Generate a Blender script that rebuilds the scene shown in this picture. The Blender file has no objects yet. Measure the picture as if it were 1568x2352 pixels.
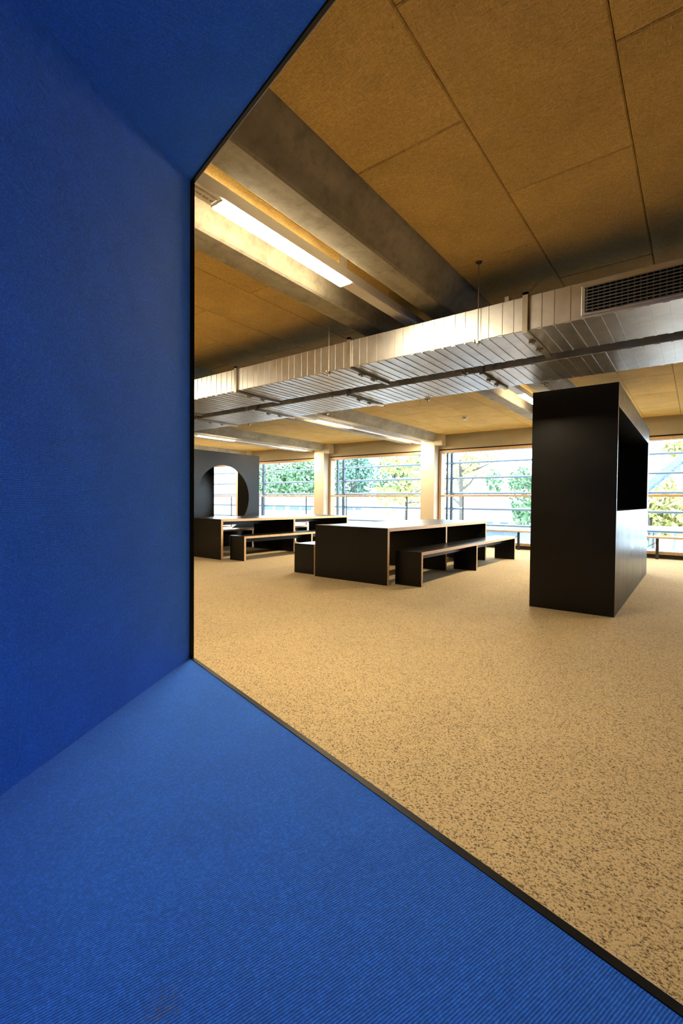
import bpy, bmesh, math, random
from mathutils import Vector, Matrix
random.seed(7)
SC = bpy.context.scene
COL = SC.collection

# ------------------------------------------------------------------ camera
F_PX, YAW, PITCH, ROLL, EYE = 1072.8, math.radians(-37.25), math.radians(-1.241), math.radians(.5), 1.08
fw = Vector((math.sin(YAW) * math.cos(PITCH), math.cos(YAW) * math.cos(PITCH), math.sin(PITCH)))
rt = Vector((math.cos(YAW), -math.sin(YAW), 0)); up = rt.cross(fw)
rt2 = rt * math.cos(ROLL) + up * math.sin(ROLL); up2 = up * math.cos(ROLL) - rt * math.sin(ROLL)
cam_d = bpy.data.cameras.new('camera'); cam = bpy.data.objects.new('camera', cam_d); COL.objects.link(cam)
cam_d.sensor_fit = 'VERTICAL'; cam_d.sensor_height = 36.0; cam_d.lens = 36.0 * F_PX / 2352
cam_d.clip_start = .02; cam_d.clip_end = 500
cam.matrix_world = Matrix(((rt2.x, up2.x, -fw.x, 0), (rt2.y, up2.y, -fw.y, 0), (rt2.z, up2.z, -fw.z, EYE), (0, 0, 0, 1)))
SC.camera = cam
# ------------------------------------------------------------------ sky and exposure
SKY_STRENGTH = 11.0
LAMP_STRENGTH = 180.0
LAMP_COLOR = (1.0, .785, .50)
SC.view_settings.view_transform = 'Standard'; SC.view_settings.look = 'None'
SC.view_settings.gamma = 1.0; SC.view_settings.use_curve_mapping = False
SC.view_settings.exposure = 0.45
W = bpy.data.worlds.new('overcast_sky'); SC.world = W; W.use_nodes = True
bg = W.node_tree.nodes['Background']; bg.inputs['Color'].default_value = (.69, .86, 1.0, 1); bg.inputs['Strength'].default_value = SKY_STRENGTH
try:
    SC.cycles.max_bounces = 6; SC.cycles.diffuse_bounces = 4; SC.cycles.glossy_bounces = 2
    SC.cycles.use_adaptive_sampling = True; SC.cycles.adaptive_threshold = .1; SC.cycles.adaptive_min_samples = 16
    SC.cycles.transparent_max_bounces = 16; SC.cycles.sample_clamp_indirect = 6.0
    SC.cycles.use_denoising = True; SC.cycles.caustics_reflective = False; SC.cycles.caustics_refractive = False
except Exception:
    pass

# ------------------------------------------------------------------ materials
MATS = {}
def mat(name):
    m = bpy.data.materials.new(name); m.use_nodes = True; nt = m.node_tree
    b = nt.nodes['Principled BSDF']; MATS[name] = m
    return m, nt, b
def N(nt, typ, **kw):
    n = nt.nodes.new(typ)
    for k, v in kw.items():
        if k.startswith('_'): setattr(n, k[1:], v)
        else: n.inputs[k.replace('_', ' ')].default_value = v
    return n
def ramp(nt, fac, stops):
    r = nt.nodes.new('ShaderNodeValToRGB'); e = r.color_ramp.elements
    e[0].position, e[0].color = stops[0][0], (*stops[0][1], 1); e[1].position, e[1].color = stops[1][0], (*stops[1][1], 1)
    for p, c in stops[2:]:
        x = e.new(p); x.color = (*c, 1)
    nt.links.new(fac, r.inputs['Fac']); return r.outputs['Color']
def coords(nt, vary=True, scale=(1, 1, 1), rot=(0, 0, 0)):
    tc = nt.nodes.new('ShaderNodeTexCoord'); mp = nt.nodes.new('ShaderNodeMapping')
    mp.inputs['Scale'].default_value = scale; mp.inputs['Rotation'].default_value = rot
    if vary:
        oi = nt.nodes.new('ShaderNodeObjectInfo'); mu = nt.nodes.new('ShaderNodeMath'); mu.operation = 'MULTIPLY'; mu.inputs[1].default_value = 37.0
        nt.links.new(oi.outputs['Random'], mu.inputs[0]); ad = nt.nodes.new('ShaderNodeVectorMath'); ad.operation = 'ADD'
        nt.links.new(tc.outputs['Object'], ad.inputs[0]); nt.links.new(mu.outputs[0], ad.inputs[1]); nt.links.new(ad.outputs[0], mp.inputs['Vector'])
    else:
        nt.links.new(tc.outputs['Object'], mp.inputs['Vector'])
    return mp.outputs['Vector']
def noise(nt, vec, scale, detail=4, rough=.6, dist=0):
    n = N(nt, 'ShaderNodeTexNoise', Scale=scale, Detail=detail, Roughness=rough, Distortion=dist)
    nt.links.new(vec, n.inputs['Vector']); return n.outputs['Fac']
def bump(nt, b, h, strength=.2, dist=.01):
    n = N(nt, 'ShaderNodeBump', Strength=strength, Distance=dist); nt.links.new(h, n.inputs['Height']); nt.links.new(n.outputs['Normal'], b.inputs['Normal'])
def mixc(nt, fac, a, c, mode='MIX'):
    m = nt.nodes.new('ShaderNodeMix'); m.data_type = 'RGBA'; m.blend_type = mode
    for sock, v in ((0, fac), (6, a), (7, c)):
        if hasattr(v, 'links') or hasattr(v, 'is_linked'): nt.links.new(v, m.inputs[sock])
        else: m.inputs[sock].default_value = v if sock == 0 else (*v, 1)
    return m.outputs[2]
def simple(name, col, rough=.5, metal=0.0, vscale=6.0, var=.12, spec=.5):
    m, nt, b = mat(name); v = coords(nt)
    f = noise(nt, v, vscale, 5)
    lo = tuple(c * (1 - var) for c in col); hi = tuple(min(1, c * (1 + var)) for c in col)
    nt.links.new(ramp(nt, f, [(.3, lo), (.7, hi)]), b.inputs['Base Color'])
    b.inputs['Roughness'].default_value = rough; b.inputs['Metallic'].default_value = metal
    b.inputs['Specular IOR Level'].default_value = spec
    return m

# carpet: short beige pile with dark flecks
m, nt, b = mat('carpet'); v = coords(nt, False)
v2 = coords(nt, False, (1, 1.25, 1), (0, 0, .7))
f1 = noise(nt, v2, 135, 3, .65, .5); f2 = noise(nt, v, 260, 2, .6); f3 = noise(nt, v, 1.1, 3)
c1 = ramp(nt, f1, [(.365, (.085, .056, .024)), (.505, (.64, .505, .285))])
c2 = ramp(nt, f2, [(.3, (.78, .78, .78)), (.65, (1.08, 1.06, 1.02))])
c3 = ramp(nt, f3, [(.3, (.93, .93, .93)), (.7, (1.04, 1.04, 1.04))])
nt.links.new(mixc(nt, 1.0, mixc(nt, 1.0, c1, c2, 'MULTIPLY'), c3, 'MULTIPLY'), b.inputs['Base Color'])
b.inputs['Roughness'].default_value = .95; b.inputs['Specular IOR Level'].default_value = .15
b.inputs['Sheen Weight'].default_value = .1
bump(nt, b, f1, .6, .006)

# wood-wool ceiling panel
m, nt, b = mat('wood_wool')
va = coords(nt, True, (1, 5.5, 1), (0, 0, .5)); vb = coords(nt, True, (5.0, 1, 1), (0, 0, .2)); vc = coords(nt, True, (1, 5.0, 1), (0, 0, -.9)); v = coords(nt)
na = noise(nt, va, 42, 3, .6, .8); nb_ = noise(nt, vb, 40, 3, .6, .8); nc = noise(nt, vc, 46, 3, .6, .6)
mx = nt.nodes.new('ShaderNodeMath'); mx.operation = 'MAXIMUM'; nt.links.new(na, mx.inputs[0]); nt.links.new(nb_, mx.inputs[1])
mx2 = nt.nodes.new('ShaderNodeMath'); mx2.operation = 'MAXIMUM'; nt.links.new(mx.outputs[0], mx2.inputs[0]); nt.links.new(nc, mx2.inputs[1])
cc = ramp(nt, mx2.outputs[0], [(.46, (.52, .355, .10)), (.72, (.88, .645, .265))])
blot = ramp(nt, noise(nt, v, 3.0, 3), [(.3, (.86, .86, .86)), (.7, (1.05, 1.05, 1.05))])
oi = nt.nodes.new('ShaderNodeObjectInfo'); tint = ramp(nt, oi.outputs['Random'], [(0, (.93, .93, .93)), (1, (1.04, 1.03, 1.0))])
nt.links.new(mixc(nt, 1.0, mixc(nt, 1.0, cc, blot, 'MULTIPLY'), tint, 'MULTIPLY'), b.inputs['Base Color'])
b.inputs['Roughness'].default_value = .9; b.inputs['Specular IOR Level'].default_value = .2
bump(nt, b, mx2.outputs[0], .5, .004)

# board-marked concrete
m, nt, b = mat('concrete'); v = coords(nt, False); vs = coords(nt, False, (4, .35, 4))
f1 = noise(nt, v, 1.6, 8, .68, .4); f2 = noise(nt, vs, 3.0, 6, .6); f3 = noise(nt, v, 14, 6, .7)
c1 = ramp(nt, f1, [(.32, (.25, .225, .16)), (.62, (.44, .405, .31))]); c2 = ramp(nt, f2, [(.3, (.82, .82, .82)), (.7, (1.06, 1.06, 1.06))])
c3 = ramp(nt, f3, [(.32, (.72, .72, .70)), (.5, (1.0, 1.0, 1.0))])
nt.links.new(mixc(nt, 1.0, mixc(nt, 1.0, c1, c2, 'MULTIPLY'), c3, 'MULTIPLY'), b.inputs['Base Color'])
b.inputs['Roughness'].default_value = .75; bump(nt, b, f3, .15, .006)

# ribbed blue upholstery fabric; stripe axis given as the direction across the ribs
def fabric(name, axis, scuff=None):
    m, nt, b = mat(name); tc = nt.nodes.new('ShaderNodeTexCoord'); v = tc.outputs['Object']
    dt = nt.nodes.new('ShaderNodeVectorMath'); dt.operation = 'DOT_PRODUCT'; dt.inputs[1].default_value = axis; nt.links.new(v, dt.inputs[0])
    nz = noise(nt, v, 55, 3, .6)
    a1 = nt.nodes.new('ShaderNodeMath'); a1.operation = 'MULTIPLY_ADD'; nt.links.new(nz, a1.inputs[0]); a1.inputs[1]  .default_value = .0013; nt.links.new(dt.outputs['Value'], a1.inputs[2])
    a2 = nt.nodes.new('ShaderNodeMath'); a2.operation = 'MULTIPLY'; nt.links.new(a1.outputs[0], a2.inputs[0]); a2.inputs[1].default_value = 2 * math.pi / .0035
    a3 = nt.nodes.new('ShaderNodeMath'); a3.operation = 'SINE'; nt.links.new(a2.outputs[0], a3.inputs[0])
    a4 = nt.nodes.new('ShaderNodeMath'); a4.operation = 'MULTIPLY_ADD'; nt.links.new(a3.outputs[0], a4.inputs[0]); a4.inputs[1].default_value = .5; a4.inputs[2].default_value = .5
    c1 = ramp(nt, a4.outputs[0], [(0, (.010, .130, .68)), (1, (.022, .215, .98))])
    lint = ramp(nt, noise(nt, v, 230, 2, .7), [(.40, (.76, .76, .78)), (.60, (1.0, 1.0, 1.0)), (.72, (1.7, 1.35, 1.1))])
    big = ramp(nt, noise(nt, v, 7, 4), [(.3, (.92, .92, .92)), (.7, (1.06, 1.06, 1.06))])
    c = mixc(nt, 1.0, mixc(nt, 1.0, c1, lint, 'MULTIPLY'), big, 'MULTIPLY')
    if scuff:
        ds = nt.nodes.new('ShaderNodeVectorMath'); ds.operation = 'DISTANCE'; ds.inputs[1].default_value = scuff; nt.links.new(v, ds.inputs[0])
        k = N(nt, 'ShaderNodeMapRange'); k.inputs[1].default_value = .028; k.inputs[2].default_value = .006; nt.links.new(ds.outputs['Value'], k.inputs[0])
        nn = ramp(nt, noise(nt, v, 150, 3, .7), [(.5, (0, 0, 0)), (.6, (.8, .8, .8))])
        kk = mixc(nt, 1.0, k.outputs[0], nn, 'MULTIPLY'); c = mixc(nt, kk, c, (.10, .13, .16))
    nt.links.new(c, b.inputs['Base Color'])
    b.inputs['Roughness'].default_value = .85; b.inputs['Specular IOR Level'].default_value = .25
    b.inputs['Sheen Weight'].default_value = .6; b.inputs['Sheen Roughness'].default_value = .35; b.inputs['Sheen Tint'].default_value = (.34, .58, 1, 1)
    bump(nt, b, a4.outputs[0], .35, .0015)
    return m

# black board with a satin surface
m, nt, b = mat('black_board'); v = coords(nt)
f1 = noise(nt, v, 5, 6, .7); nt.links.new(ramp(nt, f1, [(.3, (.0035, .0032, .0028)), (.7, (.0055, .0050, .0044))]), b.inputs['Base Color'])
rr = ramp(nt, noise(nt, v, 2.2, 5, .7), [(.3, (.27,) * 3), (.7, (.36,) * 3)]); nt.links.new(rr, b.inputs['Roughness']); b.inputs['Specular IOR Level'].default_value = .26
# birch edge of the boards: thin plies
m, nt, b = mat('ply_edge'); v = coords(nt, True, (.4, .4, 1)); w = N(nt, 'ShaderNodeTexNoise', Scale=60.0, Detail=2.0); nt.links.new(v, w.inputs['Vector'])
nt.links.new(ramp(nt, w.outputs['Fac'], [(.35, (.74, .48, .25)), (.65, (.88, .61, .36))]), b.inputs['Base Color']); b.inputs['Roughness'].default_value = .5
# window timber
m, nt, b = mat('larch'); v = coords(nt, True, (6, 6, .6)); nt.links.new(ramp(nt, noise(nt, v, 8, 4, .6, .5), [(.3, (.50, .33, .18)), (.7, (.64, .45, .27))]), b.inputs['Base Color']); b.inputs['Roughness'].default_value = .45
# galvanised sheet
m, nt, b = mat('galvanised'); v = coords(nt, False); f1 = noise(nt, v, 9, 4, .6)
nt.links.new(ramp(nt, f1, [(.3, (.58, .60, .62)), (.7, (.70, .72, .745))]), b.inputs['Base Color']); b.inputs['Metallic'].default_value = .92
nt.links.new(ramp(nt, noise(nt, v, 3, 3), [(.3, (.34,) * 3), (.7, (.44,) * 3)]), b.inputs['Roughness'])
bump(nt, b, noise(nt, v, 2.5, 2), .08, .01)
simple('zinc_profile', (.42, .39, .33), .4, .8)
simple('dark_metal', (.035, .038, .042), .4, .3)
simple('grille_metal', (.26, .27, .28), .4, .6)
simple('black_void', (.006, .006, .006), .8)
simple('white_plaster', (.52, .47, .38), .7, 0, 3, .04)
simple('shaded_plaster', (.36, .32, .235), .75, 0, 3, .05)  # darker copy of the white plaster for the header, shade put into the colour
simple('white_metal', (.88, .86, .82), .4, 0, 5, .03)
simple('white_plastic', (.78, .77, .74), .35, 0, 5, .03)
simple('clear_plastic', (.82, .80, .76), .15, 0, 80, .10)
simple('print_grey', (.45, .42, .38), .5)
simple('red_plastic', (.50, .05, .02), .4)
simple('black_gap', (.012, .009, .006), .7)
simple('paper', (.80, .78, .74), .7, 0, 5, .03)
simple('blade_metal', (.055, .085, .125), .5, .1)
simple('post_metal', (.055, .075, .095), .45, .3)
simple('bark', (.07, .06, .05), .85, 0, 12, .35)
simple('leaf_green', (.085, .165, .07), .6, 0, 2, .4)
simple('leaf_cool', (.085, .16, .115), .6, 0, 2, .4)
simple('leaf_yellow', (.26, .24, .06), .6, 0, 2, .4)
simple('facade_white', (.42, .44, .46), .7, 0, 2, .04)
simple('roof_grey', (.30, .33, .38), .7, 0, 2, .1)
simple('window_blue', (.03, .06, .11), .15, 0, 1, .3)
simple('pale_paving', (.36, .37, .38), .9, 0, .6, .08)
simple('steel_blue_paint', (.11, .15, .21), .5, .2)
simple('shed_blue', (.09, .12, .19), .6)
# window glass: thin pane that mirrors a little and lets the rest through
m, nt, b = mat('glass'); nt.nodes.remove(b); out = nt.nodes['Material Output']
lw = N(nt, 'ShaderNodeLayerWeight', Blend=.5); pw = nt.nodes.new('ShaderNodeMath'); pw.operation = 'POWER'; pw.inputs[1].default_value = 5.0; nt.links.new(lw.outputs['Facing'], pw.inputs[0])
fr = nt.nodes.new('ShaderNodeMath'); fr.operation = 'MULTIPLY_ADD'; fr.inputs[1].default_value = .9; fr.inputs[2].default_value = .035; nt.links.new(pw.outputs[0], fr.inputs[0])
tr = nt.nodes.new('ShaderNodeBsdfTransparent'); tr.inputs['Color'].default_value = (.965, .985, .985, 1)
gl = nt.nodes.new('ShaderNodeBsdfGlossy'); gl.inputs['Roughness'].default_value = .02; ms = nt.nodes.new('ShaderNodeMixShader')
nt.links.new(fr.outputs[0], ms.inputs[0]); nt.links.new(tr.outputs[0], ms.inputs[1]); nt.links.new(gl.outputs[0], ms.inputs[2]); nt.links.new(ms.outputs[0], out.inputs['Surface'])
# lit diffuser of the strip lights
m, nt, b = mat('lamp_glow'); nt.nodes.remove(b); em = nt.nodes.new('ShaderNodeEmission'); em.inputs['Color'].default_value = (*LAMP_COLOR, 1); em.inputs['Strength'].default_value = LAMP_STRENGTH
nt.links.new(em.outputs[0], nt.nodes['Material Output'].inputs['Surface'])

# ------------------------------------------------------------------ builders
def tag(o, label=None, cat=None, group=None, kind=None):
    for k, v in (('label', label), ('category', cat), ('group', group), ('kind', kind)):
        if v: o[k] = v
    return o
def empty(name, loc, label=None, cat=None, group=None, kind=None):
    o = bpy.data.objects.new(name, None); COL.objects.link(o); o.location = loc; o.empty_display_size = .1
    return tag(o, label, cat, group, kind)
def wpos(o):
    p = Vector(o.location)
    return p + wpos(o.parent) if o.parent else p
def link(name, me, loc, parent=None):
    o = bpy.data.objects.new(name, me); COL.objects.link(o)
    o.location = Vector(loc) - (wpos(parent) if parent else Vector((0, 0, 0)))
    if parent: o.parent = parent
    return o
def mesh(name, verts, faces, mats, parent=None, fmat=None, smooth=False, center=True):
    vs = [Vector(v) for v in verts]
    lo = Vector([min(v[i] for v in vs) for i in range(3)]); hi = Vector([max(v[i] for v in vs) for i in range(3)])
    c = (lo + hi) / 2 if center else Vector((0, 0, 0))
    me = bpy.data.meshes.new(name); me.from_pydata([v - c for v in vs], [], faces)
    for k in (mats if isinstance(mats, (list, tuple)) else [mats]): me.materials.append(MATS[k])
    if fmat:
        for p, k in zip(me.polygons, fmat): p.material_index = k
    if smooth:
        for p in me.polygons: p.use_smooth = True
    bm = bmesh.new(); bm.from_mesh(me); bmesh.ops.recalc_face_normals(bm, faces=bm.faces); bm.to_mesh(me); bm.free()
    me.update()
    return link(name, me, c, parent)
BF = [(0, 3, 2, 1), (4, 5, 6, 7), (0, 1, 5, 4), (2, 3, 7, 6), (1, 2, 6, 5), (3, 0, 4, 7)]   # bottom top -y +y +x -x
def bv(x0, x1, y0, y1, z0, z1):
    return [(x0, y0, z0), (x1, y0, z0), (x1, y1, z0), (x0, y1, z0), (x0, y0, z1), (x1, y0, z1), (x1, y1, z1), (x0, y1, z1)]
def bevel(o, w, seg=2):
    md = o.modifiers.new('bevel', 'BEVEL'); md.width = w; md.segments = seg; md.limit_method = 'ANGLE'; md.angle_limit = .6
    return o
def box(name, x0, x1, y0, y1, z0, z1, mats, parent=None, fmat=None, bev=0):
    o = mesh(name, bv(x0, x1, y0, y1, z0, z1), BF, mats, parent, fmat)
    return bevel(o, bev) if bev else o
def boxes(name, lst, mats, parent=None):
    V, Fs = [], []
    for a in lst:
        k = len(V); V += bv(*a); Fs += [tuple(i + k for i in f) for f in BF]
    return mesh(name, V, Fs, mats, parent)
def hexa(name, low, high, mats, parent=None, bev=0, fmat=None):
    n = len(low); Fs = [tuple(range(n - 1, -1, -1)), tuple(range(n, 2 * n))] + [(i, (i + 1) % n, n + (i + 1) % n, n + i) for i in range(n)]
    o = mesh(name, list(low) + list(high), Fs, mats, parent, fmat)
    return bevel(o, bev) if bev else o
def tube(name, pts, r, mats, parent=None, seg=8, caps=True):
    V, Fs = [], []; pts = [Vector(p) for p in pts]; rs = r if isinstance(r, (list, tuple)) else [r] * len(pts)
    for i, p in enumerate(pts):
        d = (pts[min(i + 1, len(pts) - 1)] - pts[max(i - 1, 0)]).normalized()
        a = d.cross(Vector((0, 0, 1)) if abs(d.z) < .9 else Vector((1, 0, 0))).normalized(); c = d.cross(a)
        for k in range(seg):
            t = 2 * math.pi * k / seg; V.append(p + (a * math.cos(t) + c * math.sin(t)) * rs[i])
    for i in range(len(pts) - 1):
        for k in range(seg):
            Fs.append((i * seg + k, i * seg + (k + 1) % seg, (i + 1) * seg + (k + 1) % seg, (i + 1) * seg + k))
    if caps: Fs += [tuple(range(seg - 1, -1, -1)), tuple(range((len(pts) - 1) * seg, len(pts) * seg))]
    return mesh(name, V, Fs, mats, parent, smooth=False)
def prism_y(name, sec, y0, y1, mats, parent=None):          # a section in x-z run along y
    n = len(sec); V = [(x, y0, z) for x, z in sec] + [(x, y1, z) for x, z in sec]
    return mesh(name, V, [tuple(range(n)), tuple(range(2 * n - 1, n - 1, -1))] + [(i, n + i, n + (i + 1) % n, (i + 1) % n) for i in range(n)], mats, parent)
def prism_x(name, sec, x0, x1, mats, parent=None):          # a section in y-z run along x
    n = len(sec); V = [(x0, y, z) for y, z in sec] + [(x1, y, z) for y, z in sec]
    return mesh(name, V, [tuple(range(n)), tuple(range(2 * n - 1, n - 1, -1))] + [(i, n + i, n + (i + 1) % n, (i + 1) % n) for i in range(n)], mats, parent)

# ------------------------------------------------------------------ room shell
XL, XR, YB, YW, ZC, ZS = -20.0, 7.0, -5.0, 11.35, 2.85, 2.888
S = dict(kind='structure')
tag(box('floor', XL, XR, YB, YW + .25, -.2, 0, 'carpet'), 'beige speckled carpet covering the whole floor', 'floor', **S)
ceiling = tag(box('ceiling', XL, XR, YB, YW + .25, ZS, 3.2, 'wood_wool'), 'ochre wood-wool ceiling divided into staggered panels', 'ceiling', **S)
tag(box('wall_back', XL, XR, YB - .2, YB, 0, 3.2, 'white_plaster'), 'off-white plaster wall behind the booth', 'wall', **S)
tag(box('wall_left', XL - .2, XL, YB - .2, YW + .25, 0, 3.2, 'white_plaster'), 'off-white plaster end wall on the far left', 'wall', **S)
tag(box('wall_right', XR, XR + .2, YB - .2, YW + .25, 0, 3.2, 'white_plaster'), 'off-white plaster end wall on the right', 'wall', **S)
ww = tag(empty('wall_window', (0, YW, 0)), 'off-white header and piers around the row of windows', 'wall', **S)
HEAD = 2.475
box('header', XL, XR, YW - .02, YW + .25, HEAD, ZS, 'shaded_plaster', ww)
COLR = [5.67, 1.97, -1.73, -5.43, -9.13, -12.83, -16.53]      # right edges of the columns
COLW = .39
for cr in COLR[1:]:
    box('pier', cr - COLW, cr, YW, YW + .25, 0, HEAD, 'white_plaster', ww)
box('unseen_infill', 1.97, XR, YW, YW + .25, 0, HEAD, 'white_plaster', ww); box('unseen_infill', XL, -16.92, YW, YW + .25, 0, HEAD, 'white_plaster', ww)  # both unseen; the right one is added to cut daylight on the booth wall
for cr in COLR[1:]:
    c = tag(empty('column', (cr - COLW / 2, YW - .13, 0)), 'off-white concrete column ' + {1.97: 'outside the frame on the right', -1.73: 'hidden behind the tall black cabinet', -5.43: 'ending beside the middle window, nearest the front table', -9.13: 'between the two windows behind the rear table', -12.83: 'behind the black cabinet with round opening', -16.53: 'at the far left end'}[cr], 'column', **S)
    box('shaft', cr - COLW, cr, YW - .26, YW, 0, 2.60, 'white_plaster', c, bev=.006)
    box('column_head', cr - COLW, cr + .2, YW - .24, YW - .02, 2.56, ZS, 'white_plaster', c, bev=.006)

# concrete rib pairs
CEN = [5.4, 1.70, -2.035, -5.85, -9.60, -13.25, -16.9]
ZB = 2.66
ribname = {5.4: 'beyond the right edge', 1.70: 'right of the booth', -2.035: 'either side of the nearest strip light', -5.85: 'over the front table', -9.60: 'over the rear table', -13.25: 'over the cabinet with round opening', -16.9: 'at the far left end'}
for cx in CEN:
    for side in ('right', 'left'):
        if side == 'right': sec = [(cx + .18, ZB + .012), (cx + .195, ZB), (cx + .375, ZB), (cx + .39, ZB + .012), (cx + .535, ZS), (cx + .16, ZS)]
        else: sec = [(cx - .515, ZB + .012), (cx - .50, ZB), (cx - .31, ZB), (cx - .295, ZB + .012), (cx - .275, ZS), (cx - .66, ZS)]
        o = prism_y('concrete_beam', sec, YB, YW - .2, 'concrete')
        tag(o, f'board-marked concrete ceiling beam, {side} one of the pair ' + ribname[cx], 'beam', **S)

# staggered ceiling panels, children of the ceiling
pcache = {}
def panel(x0, x1, y0, y1):
    g = .0035; w, l = round(x1 - x0 - g, 3), round(y1 - y0 - g, 3)
    if (w, l) not in pcache:
        a, c2, e = w / 2, l / 2, .006; t = .034
        lo = [(-a + e, -c2 + e, 0), (a - e, -c2 + e, 0), (a - e, c2 - e, 0), (-a + e, c2 - e, 0)]
        mi = [(-a, -c2, e), (a, -c2, e), (a, c2, e), (-a, c2, e)]; hi = [(x, y, t) for x, y, _ in mi]
        me = bpy.data.meshes.new('ceiling_panel')
        fs = [(3, 2, 1, 0), (8, 9, 10, 11)] + [(i, (i + 1) % 4, 4 + (i + 1) % 4, 4 + i) for i in range(4)] + [(4 + i, 4 + (i + 1) % 4, 8 + (i + 1) % 4, 8 + i) for i in range(4)]
        me.from_pydata(lo + mi + hi, [], fs); me.materials.append(MATS['wood_wool']); pcache[(w, l)] = me
    link('ceiling_panel', pcache[(w, l)], ((x0 + x1) / 2, (y0 + y1) / 2, ZC + random.uniform(0, .0012)), ceiling)
bays = [([-1.50, -.895, -.285, .33, 1.03], 0), ([-5.31, -4.88, -4.27, -3.664, -3.064, -2.70], 1), ([-9.06, -8.45, -7.84, -7.23, -6.52], 0), ([-12.71, -12.1, -11.49, -10.88, -10.27], 0)]
for ed, ph in bays:
    for i in range(len(ed) - 1):
        y0 = (2.085 if (i + ph) % 2 == 0 else 2.722) - 1.2535 * 2
        if ed[0] < -6: y0 += 1.2535 * 2
        if ed[0] < -12: y0 += 1.2535 * 2
        y = y0
        while y < YW - .03:
            panel(ed[i], ed[i + 1], y, min(y + 1.2535, YW - .02)); y += 1.2535
            if YW - y < .12: break

# windows with frame, rail, panes
FW = .065
wn = {0: 'right of the tall black cabinet', 1: 'behind the front table', 2: 'between front and rear tables', 3: 'right of the cabinet with round opening', 4: 'seen through the round opening'}
for i in range(5):
    x0, x1 = COLR[i + 1], COLR[i + 2] if False else None
    a = [-1.73, -5.43, -9.13, -12.83, -16.53][i]; c_ = a + 3.70 - COLW
    w = tag(empty(f'window_{i + 1}', ((a + c_) / 2, YW, 0)), 'large timber-framed window ' + wn[i], 'window', **S)
    a1, c1 = a + .022, c_ - .022; z0, z1 = .075, HEAD - .03
    boxes('shadow_gap', [(a, c_, YW + .02, YW + .2, z1, HEAD), (a, a1, YW + .02, YW + .2, 0, z1), (c1, c_, YW + .02, YW + .2, 0, z1), (a1, c1, YW + .01, YW + .2, 0, z0)], 'black_gap', w)
    box('frame_top', a1, c1, YW - .02, YW + .19, z1 - FW, z1, 'larch', w, bev=.003)
    box('frame_sill', a1, c1, YW - .02, YW + .19, z0, z0 + FW, 'larch', w, bev=.003)
    box('frame_side', a1, a1 + FW, YW - .02, YW + .19, z0 + FW, z1 - FW, 'larch', w, bev=.003)
    box('frame_side', c1 - FW, c1, YW - .02, YW + .19, z0 + FW, z1 - FW, 'larch', w, bev=.003)
    r = box('handrail', a1 + FW, c1 - FW, YW - .05, YW + .01, 1.235, 1.285, 'larch', w, bev=.004)
    for off in (.70, 2.78):
        box('rail_post', a + off - .011, a + off + .011, YW - .035, YW - .005, z0 + FW, 1.235, 'dark_metal', w)
    box('pane', a1 + FW - .01, c1 - FW + .01, YW + .10, YW + .108, z0 + FW - .01, z1 - FW + .01, 'glass', w)
    # outer screen of horizontal blades carried by posts
    ls = tag(empty('louvre_screen', ((a + c_) / 2, YW + .65, -.1)), 'blue-grey louvre screen outside the window ' + wn[i], 'louvre', 'louvre screens outside the windows')
    for off, yy, wd in ((.10, YW + .65, .045), (.13, YW + .30, .03), (3.22, YW + .65, .045)):
        box('screen_post', a + off - wd, a + off + wd * .4, yy - .04, yy + .04, -.1, 2.9, 'post_metal', ls)
    for k in range(7):
        z = .10 + .412 * k
        sec = [(YW + .56, z - .022), (YW + .60, z + .012), (YW + .70, z + .034), (YW + .76, z + .030), (YW + .72, z + .002), (YW + .60, z - .028)]
        prism_x('blade', sec, a - .18, c_ + .18, 'blade_metal', ls)
        tube('bracket', [(a + .115, YW + .63, z - .02), (a + .19, YW + .60, z - .06)], .008, 'post_metal', ls, 6)
    # timber bench along the window
    bn = tag(empty('window_bench', ((a + c_) / 2, YW - .2, 0)), 'narrow timber bench on dark legs under the window ' + wn[i], 'bench', 'timber benches along the windows')
    box('bench_board', a - .25, c_ + .02 if i else c_, YW - .46 if False else YW - .33, YW - .055, .415, .45, 'larch', bn, bev=.004)
    for off in (1.12, 2.14, 3.2) if i == 0 else (.45, 2.14):
        box('leg', a + off - .026, a + off + .026, YW - .22, YW - .17, 0, .415, 'dark_metal', bn)
        tube('brace', [(a + off - .02, YW - .2, .33), (a + off - .22, YW - .2, .20)], .006, 'dark_metal', bn, 6)
tag(box('baseboard_window', XL, XR, YW - .03, YW + .02, 0, .06, 'black_gap'), 'dark skirting strip under the windows', 'skirting', **S)

# ------------------------------------------------------------------ blue upholstered booth around the camera
A = Vector((-1.437, .997, 0)); u = Vector((.969, -.2475, 0)).normalized(); nin = Vector((u.y, -u.x, 0)); 
v_ = Vector((.4945, -.8692, 0)).normalized(); LEN, OPEN = 1.25, 2.4  # opening narrowed so the unseen right side keeps light off the left wall
vr = u * -(v_.dot(u)) + nin * v_.dot(nin)
D = A + u * OPEN; B = A + v_ * LEN; Cc = D + vr * LEN
ZSEAT = .5145
def ztop(P):
    d = (P - A).dot(nin); s_ = (P - A).dot(u); return 2.20 - .23 * max(d, 0) - .043 * s_
def at(P, z): return Vector((P.x, P.y, z))
bo = empty('seating_booth', (0, .2, 0), 'blue upholstered seating booth with thin black rim in the foreground', 'booth')
scl = Vector((-.3635, .4395, 0))
def outw(P, Q, t):                                            # offset of an edge away from the booth's middle
    mid = (A + B + Cc + D) / 4; d = (Q - P).normalized(); n = Vector((d.y, -d.x, 0))
    return n * t if n.dot((P + Q) / 2 - mid) > 0 else n * -t
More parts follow.
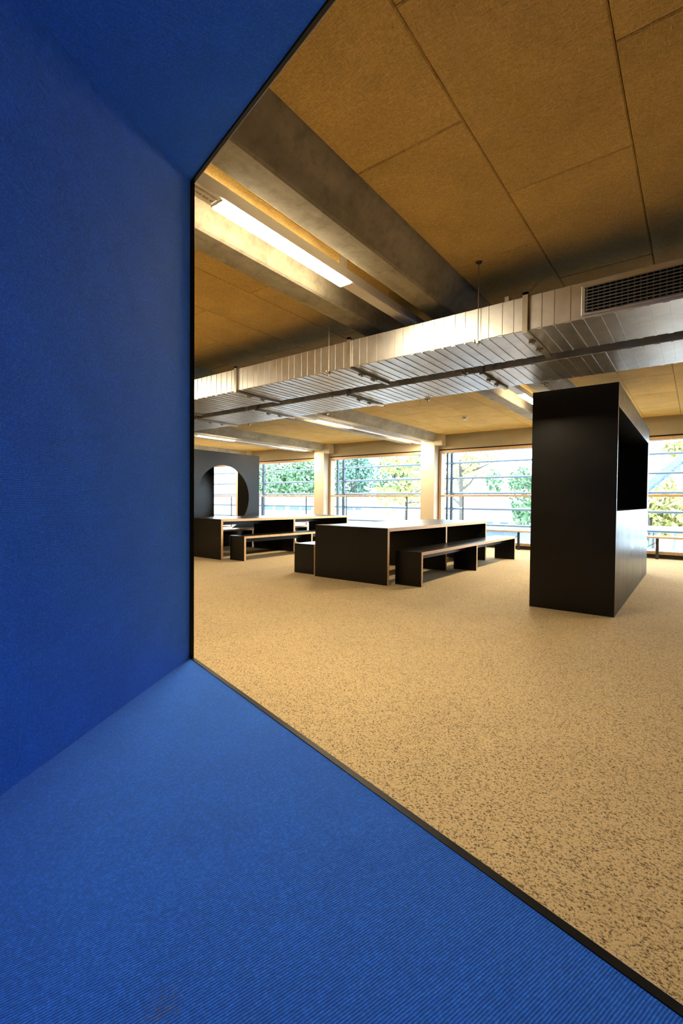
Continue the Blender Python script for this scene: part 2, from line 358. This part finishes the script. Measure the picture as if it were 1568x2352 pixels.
def slabwall(name, P, Q, t0, t1, mats, parent, zlo, fz, bev=0):
    o0, o1 = outw(P, Q, t0), outw(P, Q, t1)
    lo = [at(P + o0, zlo), at(Q + o0, zlo), at(Q + o1, zlo), at(P + o1, zlo)]
    hi = [at(P + o0, fz(P)), at(Q + o0, fz(Q)), at(Q + o1, fz(Q)), at(P + o1, fz(P))]
    return hexa(name, lo, hi, mats, parent, bev)
ang = math.radians(71.9 - 90)
cen = Vector([(min(p[i] for p in (A, B, Cc, D)) + max(p[i] for p in (A, B, Cc, D))) / 2 for i in (0, 1)] + [ZSEAT - .02])
fabric('blue_seat', (math.cos(ang), math.sin(ang), 0), tuple(Vector((-0.4631, 0.2882, ZSEAT)) - cen))
fabric('blue_wall', (0, 0, 1)); fabric('blue_roof', (u.x, u.y, 0))
quad = [A, D, Cc, B]
seat = hexa('seat_cushion', [at(P, ZSEAT - .04) for P in quad], [at(P, ZSEAT) for P in quad], 'blue_seat', bo)
roof = hexa('roof_upholstery', [at(P, ztop(P)) for P in quad], [at(P, ztop(P) + .03) for P in quad], 'blue_roof', bo)
for nm, P, Q in (('side_upholstery', A, B), ('back_upholstery', B, Cc), ('side_upholstery', Cc, D)):
    slabwall(nm, P, Q, 0, .03, 'blue_wall', bo, ZSEAT - .04, lambda p: ztop(p) + .03)
    slabwall('shell_board', P, Q, .031, .05, 'black_board', bo, 0, lambda p: ztop(p) + .05)
# seat base and roof boards
hexa('seat_base_board', [at(P, ZSEAT - .062) for P in quad], [at(P, ZSEAT - .042) for P in quad], 'black_board', bo)
hexa('roof_board', [at(P, ztop(P) + .031) for P in quad], [at(P, ztop(P) + .05) for P in quad], 'black_board', bo)
RIM = .0158; fo = -nin * RIM
def rimbar(name, P, Q, z0P, z1P, z0Q, z1Q, bev=.0012):
    lo = [at(P, z0P), at(Q, z0Q), at(Q + fo, z0Q), at(P + fo, z0P)]; hi = [at(P, z1P), at(Q, z1Q), at(Q + fo, z1Q), at(P + fo, z1P)]
    return hexa(name, lo, hi, 'black_board', bo, bev)
A2, D2 = A - u * .05, D + u * .05
rimbar('rim_bottom', A2, D2, 0, ZSEAT + .0015, 0, ZSEAT + .0015)
rimbar('rim_top', A2, D2, ztop(A) - .0015, ztop(A) + .05, ztop(D) - .0015, ztop(D) + .05, .003)
rimbar('rim_side', A2, A + u * .0015, ZSEAT + .0015, ztop(A) - .0015, ZSEAT + .0015, ztop(A) - .0015)
rimbar('rim_side', D - u * .0015, D2, ZSEAT + .0015, ztop(D) - .0015, ZSEAT + .0015, ztop(D) - .0015)

# ------------------------------------------------------------------ boards of black faces with light edges on the x sides
PE = [0, 0, 0, 0, 1, 1]
TW = ['black_board', 'ply_edge']
def board(name, x0, x1, y0, y1, z0, z1, parent): return box(name, x0, x1, y0, y1, z0, z1, TW, parent, PE, .0015)
def trestle(name, x0, x1, y0, ym, y1, h, t, label, cat, group, seam=False, rail=.1):
    r = tag(empty(name, ((x0 + x1) / 2, (y0 + y1) / 2, 0)), label, cat, group)
    board('end_panel', x0, x1, y0, y0 + t, 0, h, r)
    board('end_panel', x0, x1, y1 - t, y1, 0, h, r)
    board('middle_panel', x0, x1, ym - t / 2, ym + t / 2, 0, h - t, r)
    if seam:
        board('top_board', x0, x1, y0 + t, ym - .002, h - t, h, r); board('top_board', x0, x1, ym + .002, y1 - t, h - t, h, r)
    else: board('top_board', x0, x1, y0 + t, y1 - t, h - t, h, r)
    xm = (x0 + x1) / 2
    for ya, yb in ((y0 + t, ym - t / 2), (ym + t / 2, y1 - t)):
        box('under_rail', xm - .012, xm + .012, ya, yb, h - t - rail, h - t, 'black_board', r)
    return r
G1, G2 = 'black tables with light plywood edges', 'black benches with light plywood edges'
trestle('long_table', -4.39, -3.165, 5.15, 6.93, 8.70, .745, .048, 'long black table with plywood edges, nearest the tall cabinet', 'table', G1)
trestle('long_bench', -3.17 + .01, -2.775, 5.34, 7.23, 9.20, .445, .042, 'black bench on the near right side of the front table', 'bench', G2, True, .085)
trestle('long_bench', -4.88, -4.49, 5.24, 7.12, 9.08, .445, .042, 'black bench half hidden left of the front table', 'bench', G2, True, .085)
trestle('long_table', -8.15, -6.90, 5.45, 7.40, 9.34, .745, .048, 'long black table in the rear, beside the cabinet with round opening', 'table', G1)
trestle('long_bench', -6.83, -6.44, 5.60, 7.45, 9.50, .445, .042, 'black bench on the right side of the rear table', 'bench', G2, True, .085)
trestle('long_bench', -8.66, -8.27, 5.55, 7.45, 9.40, .445, .042, 'black bench seen under the rear table, on its far side', 'bench', G2, True, .085)

# ------------------------------------------------------------------ tall cabinet with a niche
X0, X1, Y0, Y1, H = -1.385, -.607, 5.10, 8.66, 2.235
cb = empty('tall_cabinet', ((X0 + X1) / 2, (Y0 + Y1) / 2, 0), 'tall black cabinet standing on the carpet, with deep black niche in its side', 'cabinet')
T = .028
box('end_panel', X0, X1, Y0, Y0 + T, 0, H, 'black_board', cb, bev=.0015)
box('end_panel', X0, X1, Y1 - T, Y1, 0, H, 'black_board', cb, bev=.0015)
box('top_panel', X0, X1, Y0 + T, Y1 - T, H - T, H, 'black_board', cb)
box('back_panel', X0, X0 + T, Y0 + T, Y1 - T, 0, H - T, 'black_board', cb)
box('lower_front', X1 - T, X1 - .001, Y0 + T, Y1 - T, 0, 1.015, 'black_board', cb, bev=.0015)
box('upper_front', X1 - T, X1 - .001, Y0 + T, Y1 - T, 2.02, H - T, 'black_board', cb, bev=.0015)
box('niche_floor', X0 + T, X1 - T, Y0 + T, Y1 - T, .99, 1.012, 'black_board', cb)
box('niche_ceiling', X0 + T, X1 - T, Y0 + T, Y1 - T, 2.023, 2.045, 'black_board', cb)
box('niche_lip', X1 - .004, X1 + .002, Y0 + T, Y1 - T - .02, 2.008, 2.02, 'dark_metal', cb)
box('niche_side', X1 - T, X1 - .001, Y1 - .16, Y1 - T, 1.015, 2.02, 'black_board', cb)

# cabinet with a round opening
X0, X1, Y0, Y1, H = -9.70, -8.90, 4.60, 8.23, 2.225
cc = empty('tall_cabinet', ((X0 + X1) / 2, (Y0 + Y1) / 2, 0), 'tall black cabinet with large round opening behind the rear table', 'cabinet')
def holed(name, x0, x1, cy, cz, r, parent, n=64):
    rect = []
    for k in range(n):
        t = 2 * math.pi * k / n; dy, dz = math.cos(t), math.sin(t)
        s = min(((Y1 - cy) if dy > 0 else (cy - Y0)) / max(abs(dy), 1e-6), ((H - cz) if dz > 0 else cz) / max(abs(dz), 1e-6))
        rect.append((cy + dy * s, cz + dz * s))
    for q in ((Y0, 0), (Y1, 0), (Y1, H), (Y0, H)):           # snap the nearest rim points onto the corners
        k = min(range(n), key=lambda i: (rect[i][0] - q[0]) ** 2 + (rect[i][1] - q[1]) ** 2); rect[k] = q
    circ = [(cy + r * math.cos(2 * math.pi * k / n), cz + r * math.sin(2 * math.pi * k / n)) for k in range(n)]
    V = [(x1, *p) for p in rect] + [(x1, *p) for p in circ] + [(x0, *p) for p in rect] + [(x0, *p) for p in circ]
    Fs = []
    for k in range(n):
        j = (k + 1) % n
        Fs += [(k, j, n + j, n + k), (2 * n + k, 3 * n + k, 3 * n + j, 2 * n + j), (n + k, n + j, 3 * n + j, 3 * n + k), (k, 2 * n + k, 2 * n + j, j)]
    return mesh(name, V, Fs, 'black_board', parent)
holed('front_panel', X1 - .03, X1, 7.115, 1.16, .765, cc)
box('end_panel', X0, X1 - .03, Y0, Y0 + T, 0, H, 'black_board', cc)
box('end_panel', X0, X1 - .03, Y1 - T, Y1, 0, H, 'black_board', cc)
box('top_panel', X0, X1 - .03, Y0 + T, Y1 - T, H - T, H, 'black_board', cc)
box('seat_board', X0, X1 - .03, Y0 + T, Y1 - T, .36, .40, 'black_board', cc)
box('back_panel', X0, X0 + T, Y0 + T, 7.42, .40, H - T, 'black_board', cc)

# ------------------------------------------------------------------ strip lights
lampY = {-2.035: [1.58, 6.88, 9.95], -5.85: [1.58, 6.86, 9.97], -9.60: [1.58, 6.86, 9.70], -13.25: [1.58, 6.86, 9.70], 1.70: [6.88, 9.95]}
lname = {-2.035: 'nearest strip light between concrete beams, one lamp glowing beside the booth', -5.85: 'strip light with two glowing lamps over the front table', -9.60: 'strip light with two glowing lamps over the rear table', -13.25: 'strip light at the left end of the room', 1.70: 'strip light right of the booth, outside the frame'}
for cx, ys in lampY.items():
    L = empty('strip_light', (cx, 5, 2.6), lname[cx], 'ceiling light', 'linear lights between the beams')
    prism_y('trunking', [(cx - .046, 2.642), (cx + .046, 2.642), (cx + .05, 2.648), (cx + .05, 2.715), (cx - .05, 2.715), (cx - .05, 2.648)], -3.5, YW - .3, 'white_metal', L)
    for k in range(8):
        box('mounting_bracket', cx - .02, cx + .02, -3.2 + 1.95 * k, -3.16 + 1.95 * k, 2.715, ZC, 'white_metal', L)
    for y in ys:
        w2 = .054
        prism_y('lamp_diffuser', [(cx - w2 * .88, 2.633), (cx + w2 * .88, 2.633), (cx + w2 * .92, 2.6415), (cx - w2 * .92, 2.6415)], y, y + 1.12, 'lamp_glow', L)
        box('end_cap', cx - .046, cx + .046, y - .010, y - .001, 2.634, 2.6415, 'white_plastic', L)
        box('end_cap', cx - .046, cx + .046, y + 1.121, y + 1.130, 2.634, 2.6415, 'white_plastic', L)
    if cx == -2.035:
        p = box('connector_cover', cx - .026, cx + .026, 1.405, 1.555, 2.634, 2.6415, 'clear_plastic', L, bev=.003)
        boxes('printed_marks', [(cx - .006, cx + .006, 1.42 + .022 * k, 1.43 + .022 * k + .006 * (k % 2), 2.632, 2.6345) for k in range(6)], 'print_grey', p)
        tube('indicator_cap', [(cx + .01, 1.325, 2.6415), (cx + .01, 1.325, 2.632)], .014, 'red_plastic', L, 12)

# ------------------------------------------------------------------ ventilation ducts
DZ0, DZ1 = 2.285, 2.522
def duct(label, ya, yb, joints, xa, xb, front):
    d = empty('air_duct', ((xa + xb) / 2, (ya + yb) / 2, DZ0), label, 'duct', 'parallel ventilation ducts under the beams')
    ed = [xa] + joints + [xb]
    for a, c in zip(ed[:-1], ed[1:]):
        s = box('duct_section', a + .002, c - .002, ya, yb, DZ0, DZ1, 'galvanised', d, bev=.004)
        V, Fs = [], []; n = max(2, int((c - a) / .085)); e = .0035
        gx0, gx1 = (-.70, .98) if front else (9, 9)
        for k in range(1, n):
            x = a + (c - a) * k / n; b1 = .006 + .010 * (k % 2)
            parts = [(x - b1, x + b1, ya + .004, yb - .004, DZ0 - e, DZ0 + .002)]
            if not (gx0 < x < gx1): parts.append((x - b1, x + b1, ya - e, ya + .002, DZ0 + .004, DZ1 - .004))
            for p in parts:
                q = len(V); m_ = bv(*p)
                V += m_; Fs += [tuple(i + q for i in f) for f in BF]
        mesh('stiffening_beads', V, Fs, 'galvanised', s)
    for x in joints:
        fl = empty('flange_joint', (0, 0, 0)); bpy.data.objects.remove(fl)
        f = boxes('flange_joint', [(x - .018, x + .018, ya - .022, yb + .022, DZ0 - .022, DZ0 - .004), (x - .018, x + .018, ya - .022, ya - .004, DZ0 - .004, DZ1 + .022), (x - .018, x + .018, yb + .004, yb + .022, DZ0 - .004, DZ1 + .022), (x - .018, x + .018, ya - .022, yb + .022, DZ1 + .004, DZ1 + .022)], 'zinc_profile', d)
        for k in (.3, .62):
            y = ya + (yb - ya) * k
            boxes('joint_clip', [(x - .026, x + .026, y - .02, y + .02, DZ0 - .036, DZ0 - .020), (x - .008, x + .008, y - .008, y + .008, DZ0 - .046, DZ0 - .036)], 'zinc_profile', f)
    return d
d1 = duct('front galvanised air duct with slatted grille, nearest the booth', 3.385, 4.02, [-5.55, -4.03, -2.495, -.976, .55], -9.0, 3.2, True)
d2 = duct('rear galvanised air duct, on the window side of the pair', 4.225, 4.90, [-5.85, -4.61, -3.12, -1.60, -.08], -9.0, 3.2, False)
g = box('grille_frame', -.625, .92, 3.372, 3.384, 2.30, 2.492, 'galvanised', d1, bev=.003)
box('grille_back', -.603, .90, 3.369, 3.3715, 2.317, 2.474, 'black_void', g)
for k in range(46):
    x = -.59 + k * .0325
    box('grille_bar', x - .004, x + .004, 3.361, 3.368, 2.317, 2.474, 'grille_metal', g)
for k in range(8):
    z = 2.324 + k * .0205
    prism_x('grille_slat', [(3.360, z), (3.342, z - .006), (3.342, z - .002), (3.360, z + .009)], -.603, .90, 'grille_metal', g)
def hanger(x, y, par, ztop_=ZC, rose=False):
    h = tube('hanger_rod', [(x, y, DZ0 - .05), (x, y, ztop_)], .0028, 'zinc_profile', par, 6)
    boxes('rod_clamp', [(x - .03, x + .03, y - .012, y + .012, DZ0 - .014, DZ0 - .006), (x - .008, x + .008, y - .016, y + .016, DZ0 - .03, DZ0 - .004), (x - .03, x - .02, y - .02, y + .02, DZ0 - .02, DZ0 + .004)], 'zinc_profile', h)
    if rose: tube('ceiling_rosette', [(x, y, ZC - .012), (x, y, ZC)], [.014, .026], 'dark_metal', h, 16)
for x in (-2.72, -1.31, .2): hanger(x, 3.365, d1, rose=x != -2.72)
for x in (-4.75, -3.28, -1.72): hanger(x, 4.12, d2)
for x in (-5.55, -4.0, -2.5, -1.22): hanger(x, 4.925, d2)
box('angle_bracket', -1.13, -1.10, 3.40, 3.43, DZ1, DZ1 + .04, 'zinc_profile', d1)

# ------------------------------------------------------------------ smoke detector, papers
sd = empty('smoke_detector', (-3.845, 9.225, ZC - .04), 'small white round smoke detector on the ceiling panels', 'detector')
tube('detector_base', [(-3.845, 9.225, ZC - .012), (-3.845, 9.225, ZC + .002)], [.055, .058], 'white_plastic', sd, 20)
tube('detector_head', [(-3.845, 9.225, ZC - .055), (-3.845, 9.225, ZC - .045), (-3.845, 9.225, ZC - .013)], [.032, .045, .048], 'white_plastic', sd, 20)
pp = hexa('paper_sheet', [(-8.55, 6.05, .4455), (-8.36, 5.98, .4455), (-8.28, 6.24, .4455), (-8.47, 6.31, .4455)], [(-8.55, 6.05, .452), (-8.36, 5.98, .47), (-8.28, 6.24, .47), (-8.47, 6.31, .452)], 'paper')
tag(pp, 'pale paper booklet lying on the bench beyond the rear table', 'paper')

# ------------------------------------------------------------------ outside
GZ = -3.6
tag(box('ground', -160, 60, YW + .3, 160, GZ - .3, GZ, 'pale_paving'), 'pale paved ground outside the windows', 'ground', **S)
def building(label, x0, x1, y0, y1, z1, rows, roofo=.5):
    r = empty('building', ((x0 + x1) / 2, (y0 + y1) / 2, GZ), label, 'building')
    box('facade', x0, x1, y0, y1, GZ, z1, 'facade_white', r)
    box('roof', x0 - roofo, x1 + roofo, y0 - roofo, y1 + roofo, z1, z1 + .35, 'roof_grey' if roofo < .5 else 'facade_white', r)
    for a, c, z0, zt in rows:
        f = boxes('window_frame', [(a - .08, c + .08, y0 - .05, y0, zt, zt + .08), (a - .08, c + .08, y0 - .05, y0, z0 - .08, z0), (a - .08, a, y0 - .05, y0, z0, zt), (c, c + .08, y0 - .05, y0, z0, zt)], 'facade_white', r)
        box('pane', a, c, y0 - .03, y0 + .01, z0, zt, 'window_blue', f)
    return r
building('long low white building with a row of blue windows beyond the trees', -78, -34, 60, 72, 1.5, [(-63.85, -61.2, -.5, .5), (-60.65, -58.15, -.5, .5), (-57.1, -54.7, -.45, .5), (-54.3, -52.0, -.45, .5), (-50.4, -47.8, -.45, .5), (-44.5, -43.3, -.2, .5), (-42.9, -41.7, -.2, .5)])
building('small white house seen through the middle window', -19.5, -13.5, 49, 55, .7, [(-18.0, -17.1, -2.2, -.9), (-16.4, -15.5, -2.2, -.9)], .4)
sh = empty('garden_shed', (-7.6, 24, GZ), 'blue-grey flat-roofed shed below the middle window', 'shed')
box('shed_body', -8.6, -6.75, 23, 25, GZ, -.25, 'shed_blue', sh); box('shed_roof', -8.9, -6.6, 22.8, 25.2, -.25, -.12, 'steel_blue_paint', sh); box('shed_door', -7.6, -6.95, 22.96, 23, GZ, -.9, 'window_blue', sh)
def leaves(name, c, rad, n, size, mk, parent, seed):
    rnd = random.Random(seed); V, Fs = [], []
    blobs = [(Vector((rnd.gauss(0, .45) * rad[0], rnd.gauss(0, .45) * rad[1], rnd.gauss(0, .42) * rad[2])), rnd.uniform(.25, .5)) for _ in range(14)]
    for _ in range(n):
        bc, br = rnd.choice(blobs); d = Vector((rnd.gauss(0, 1), rnd.gauss(0, 1), rnd.gauss(0, 1))).normalized() * (rnd.random() ** .4) * br
        p = Vector(c) + bc + Vector((d.x * rad[0], d.y * rad[1], d.z * rad[2]))
        a = Vector((rnd.gauss(0, 1), rnd.gauss(0, 1), rnd.gauss(0, 1))).normalized(); e = a.orthogonal().normalized(); s = size * rnd.uniform(.6, 1.3); k = len(V)
        V += [p - a * s, p - e * s * .5, p + a * s, p + e * s * .5]; Fs.append((k, k + 1, k + 2, k + 3))
    me = bpy.data.meshes.new(name); me.from_pydata([v - Vector(c) for v in V], [], Fs); me.materials.append(MATS[mk])
    o = link(name, me, c, parent); o['kind'] = 'stuff'; return o
def tree(label, x, y, zc, rad, n, size, mk, seed, tr=.25, branches=6):
    t = empty('tree', (x, y, GZ), label, 'tree', 'trees outside the windows'); rnd = random.Random(seed + 99)
    tube('trunk', [(x, y, GZ), (x + .1, y, GZ + (zc - GZ) * .5), (x, y, zc)], [tr, tr * .8, tr * .5], 'bark', t, 8)
    for k in range(branches):
        an = rnd.uniform(0, 6.28); z0 = GZ + (zc - GZ) * rnd.uniform(.55, .95); l = rnd.uniform(.5, .9)
        e = Vector((math.cos(an) * rad[0] * l, math.sin(an) * rad[1] * l, rad[2] * rnd.uniform(.1, .8)))
        tube('branch', [(x, y, z0), (x + e.x * .5, y + e.y * .5, z0 + e.z * .35), (x + e.x, y + e.y, z0 + e.z)], [tr * .45, tr * .3, tr * .1], 'bark', t, 6)
    leaves('foliage', (x, y, zc), rad, n, size, mk, t, seed)
tree('dense dark green tree above the low white building, seen through the left window', -98, 104, 8, (15, 8, 10), 6000, .6, 'leaf_green', 1, .5)
tree('green tree rising behind the rear column, left of the blue-green one', -70, 118, 9, (8, 6, 9), 3500, .55, 'leaf_green', 2, .4)
tree('blue-green tree in the left half of the second window', -60, 84, 7, (6, 4, 7), 3500, .45, 'leaf_cool', 3, .35)
tree('thin yellow-leaved tree with dark bent branches in the second window', -26, 46, 3.6, (5.5, 4, 4), 900, .3, 'leaf_yellow', 4, .18, 9)
tree('near tree with forked grey trunk in the middle window', -9.35, 22, 3.2, (2.2, 2, 1.8), 700, .12, 'leaf_yellow', 5, .17, 8)
tree('round green tree partly hidden by the tall black cabinet', -10.6, 40, 1.6, (2.6, 2.5, 3.2), 1800, .22, 'leaf_green', 6, .2)
tree('yellow-green tree behind the outdoor steel stair', -2.0, 30, 1.2, (2.2, 2, 1.8), 1400, .2, 'leaf_yellow', 8, .2)
# steel stair outside the right window
st = empty('steel_stair', (0, 18, GZ), 'blue-grey steel stair outside the window right of the cabinet', 'stair')
def slant(name, p, q, w, h, par, mk='steel_blue_paint'):
    P, Q = Vector(p), Vector(q); return hexa(name, [P + Vector((0, -w, -h)), Q + Vector((0, -w, -h)), Q + Vector((0, w, -h)), P + Vector((0, w, -h))], [P + Vector((0, -w, h)), Q + Vector((0, -w, h)), Q + Vector((0, w, h)), P + Vector((0, w, h))], mk, par)
slant('stringer', (-2.6, 17.6, .35), (1.6, 17.6, 4.5), .03, .13, st); slant('stringer', (-2.6, 18.9, .35), (1.6, 18.9, 4.5), .03, .13, st)
for k in range(16):
    x = -2.5 + k * .26; z = .40 + k * .257; box('tread', x, x + .27, 17.63, 18.87, z, z + .04, 'steel_blue_paint', st)
for k in range(6):
    x = -2.4 + k * .75; z = .5 + k * .742; box('baluster', x, x + .03, 17.58, 17.62, z, z + 1.0, 'steel_blue_paint', st)
slant('stair_rail', (-2.6, 17.6, 1.4), (1.6, 17.6, 5.55), .025, .025, st)
slant('stair_post', (-.52, 17.6, 2.6), (-.70, 17.6, 3.9), .04, .04, st)
box('landing', -3.0, 3.0, 17.6, 19.4, .20, .34, 'facade_white', st)
for x0, x1 in ((-1.33, -1.22), (-1.13, -1.19), (-1.02, -.92), (-.50, -.58)):
    tube('support_strut', [(x0, 17.7, .2), (x1 + (x1 - x0) * 3.6, 17.7, GZ)], .045, 'steel_blue_paint', st, 6)
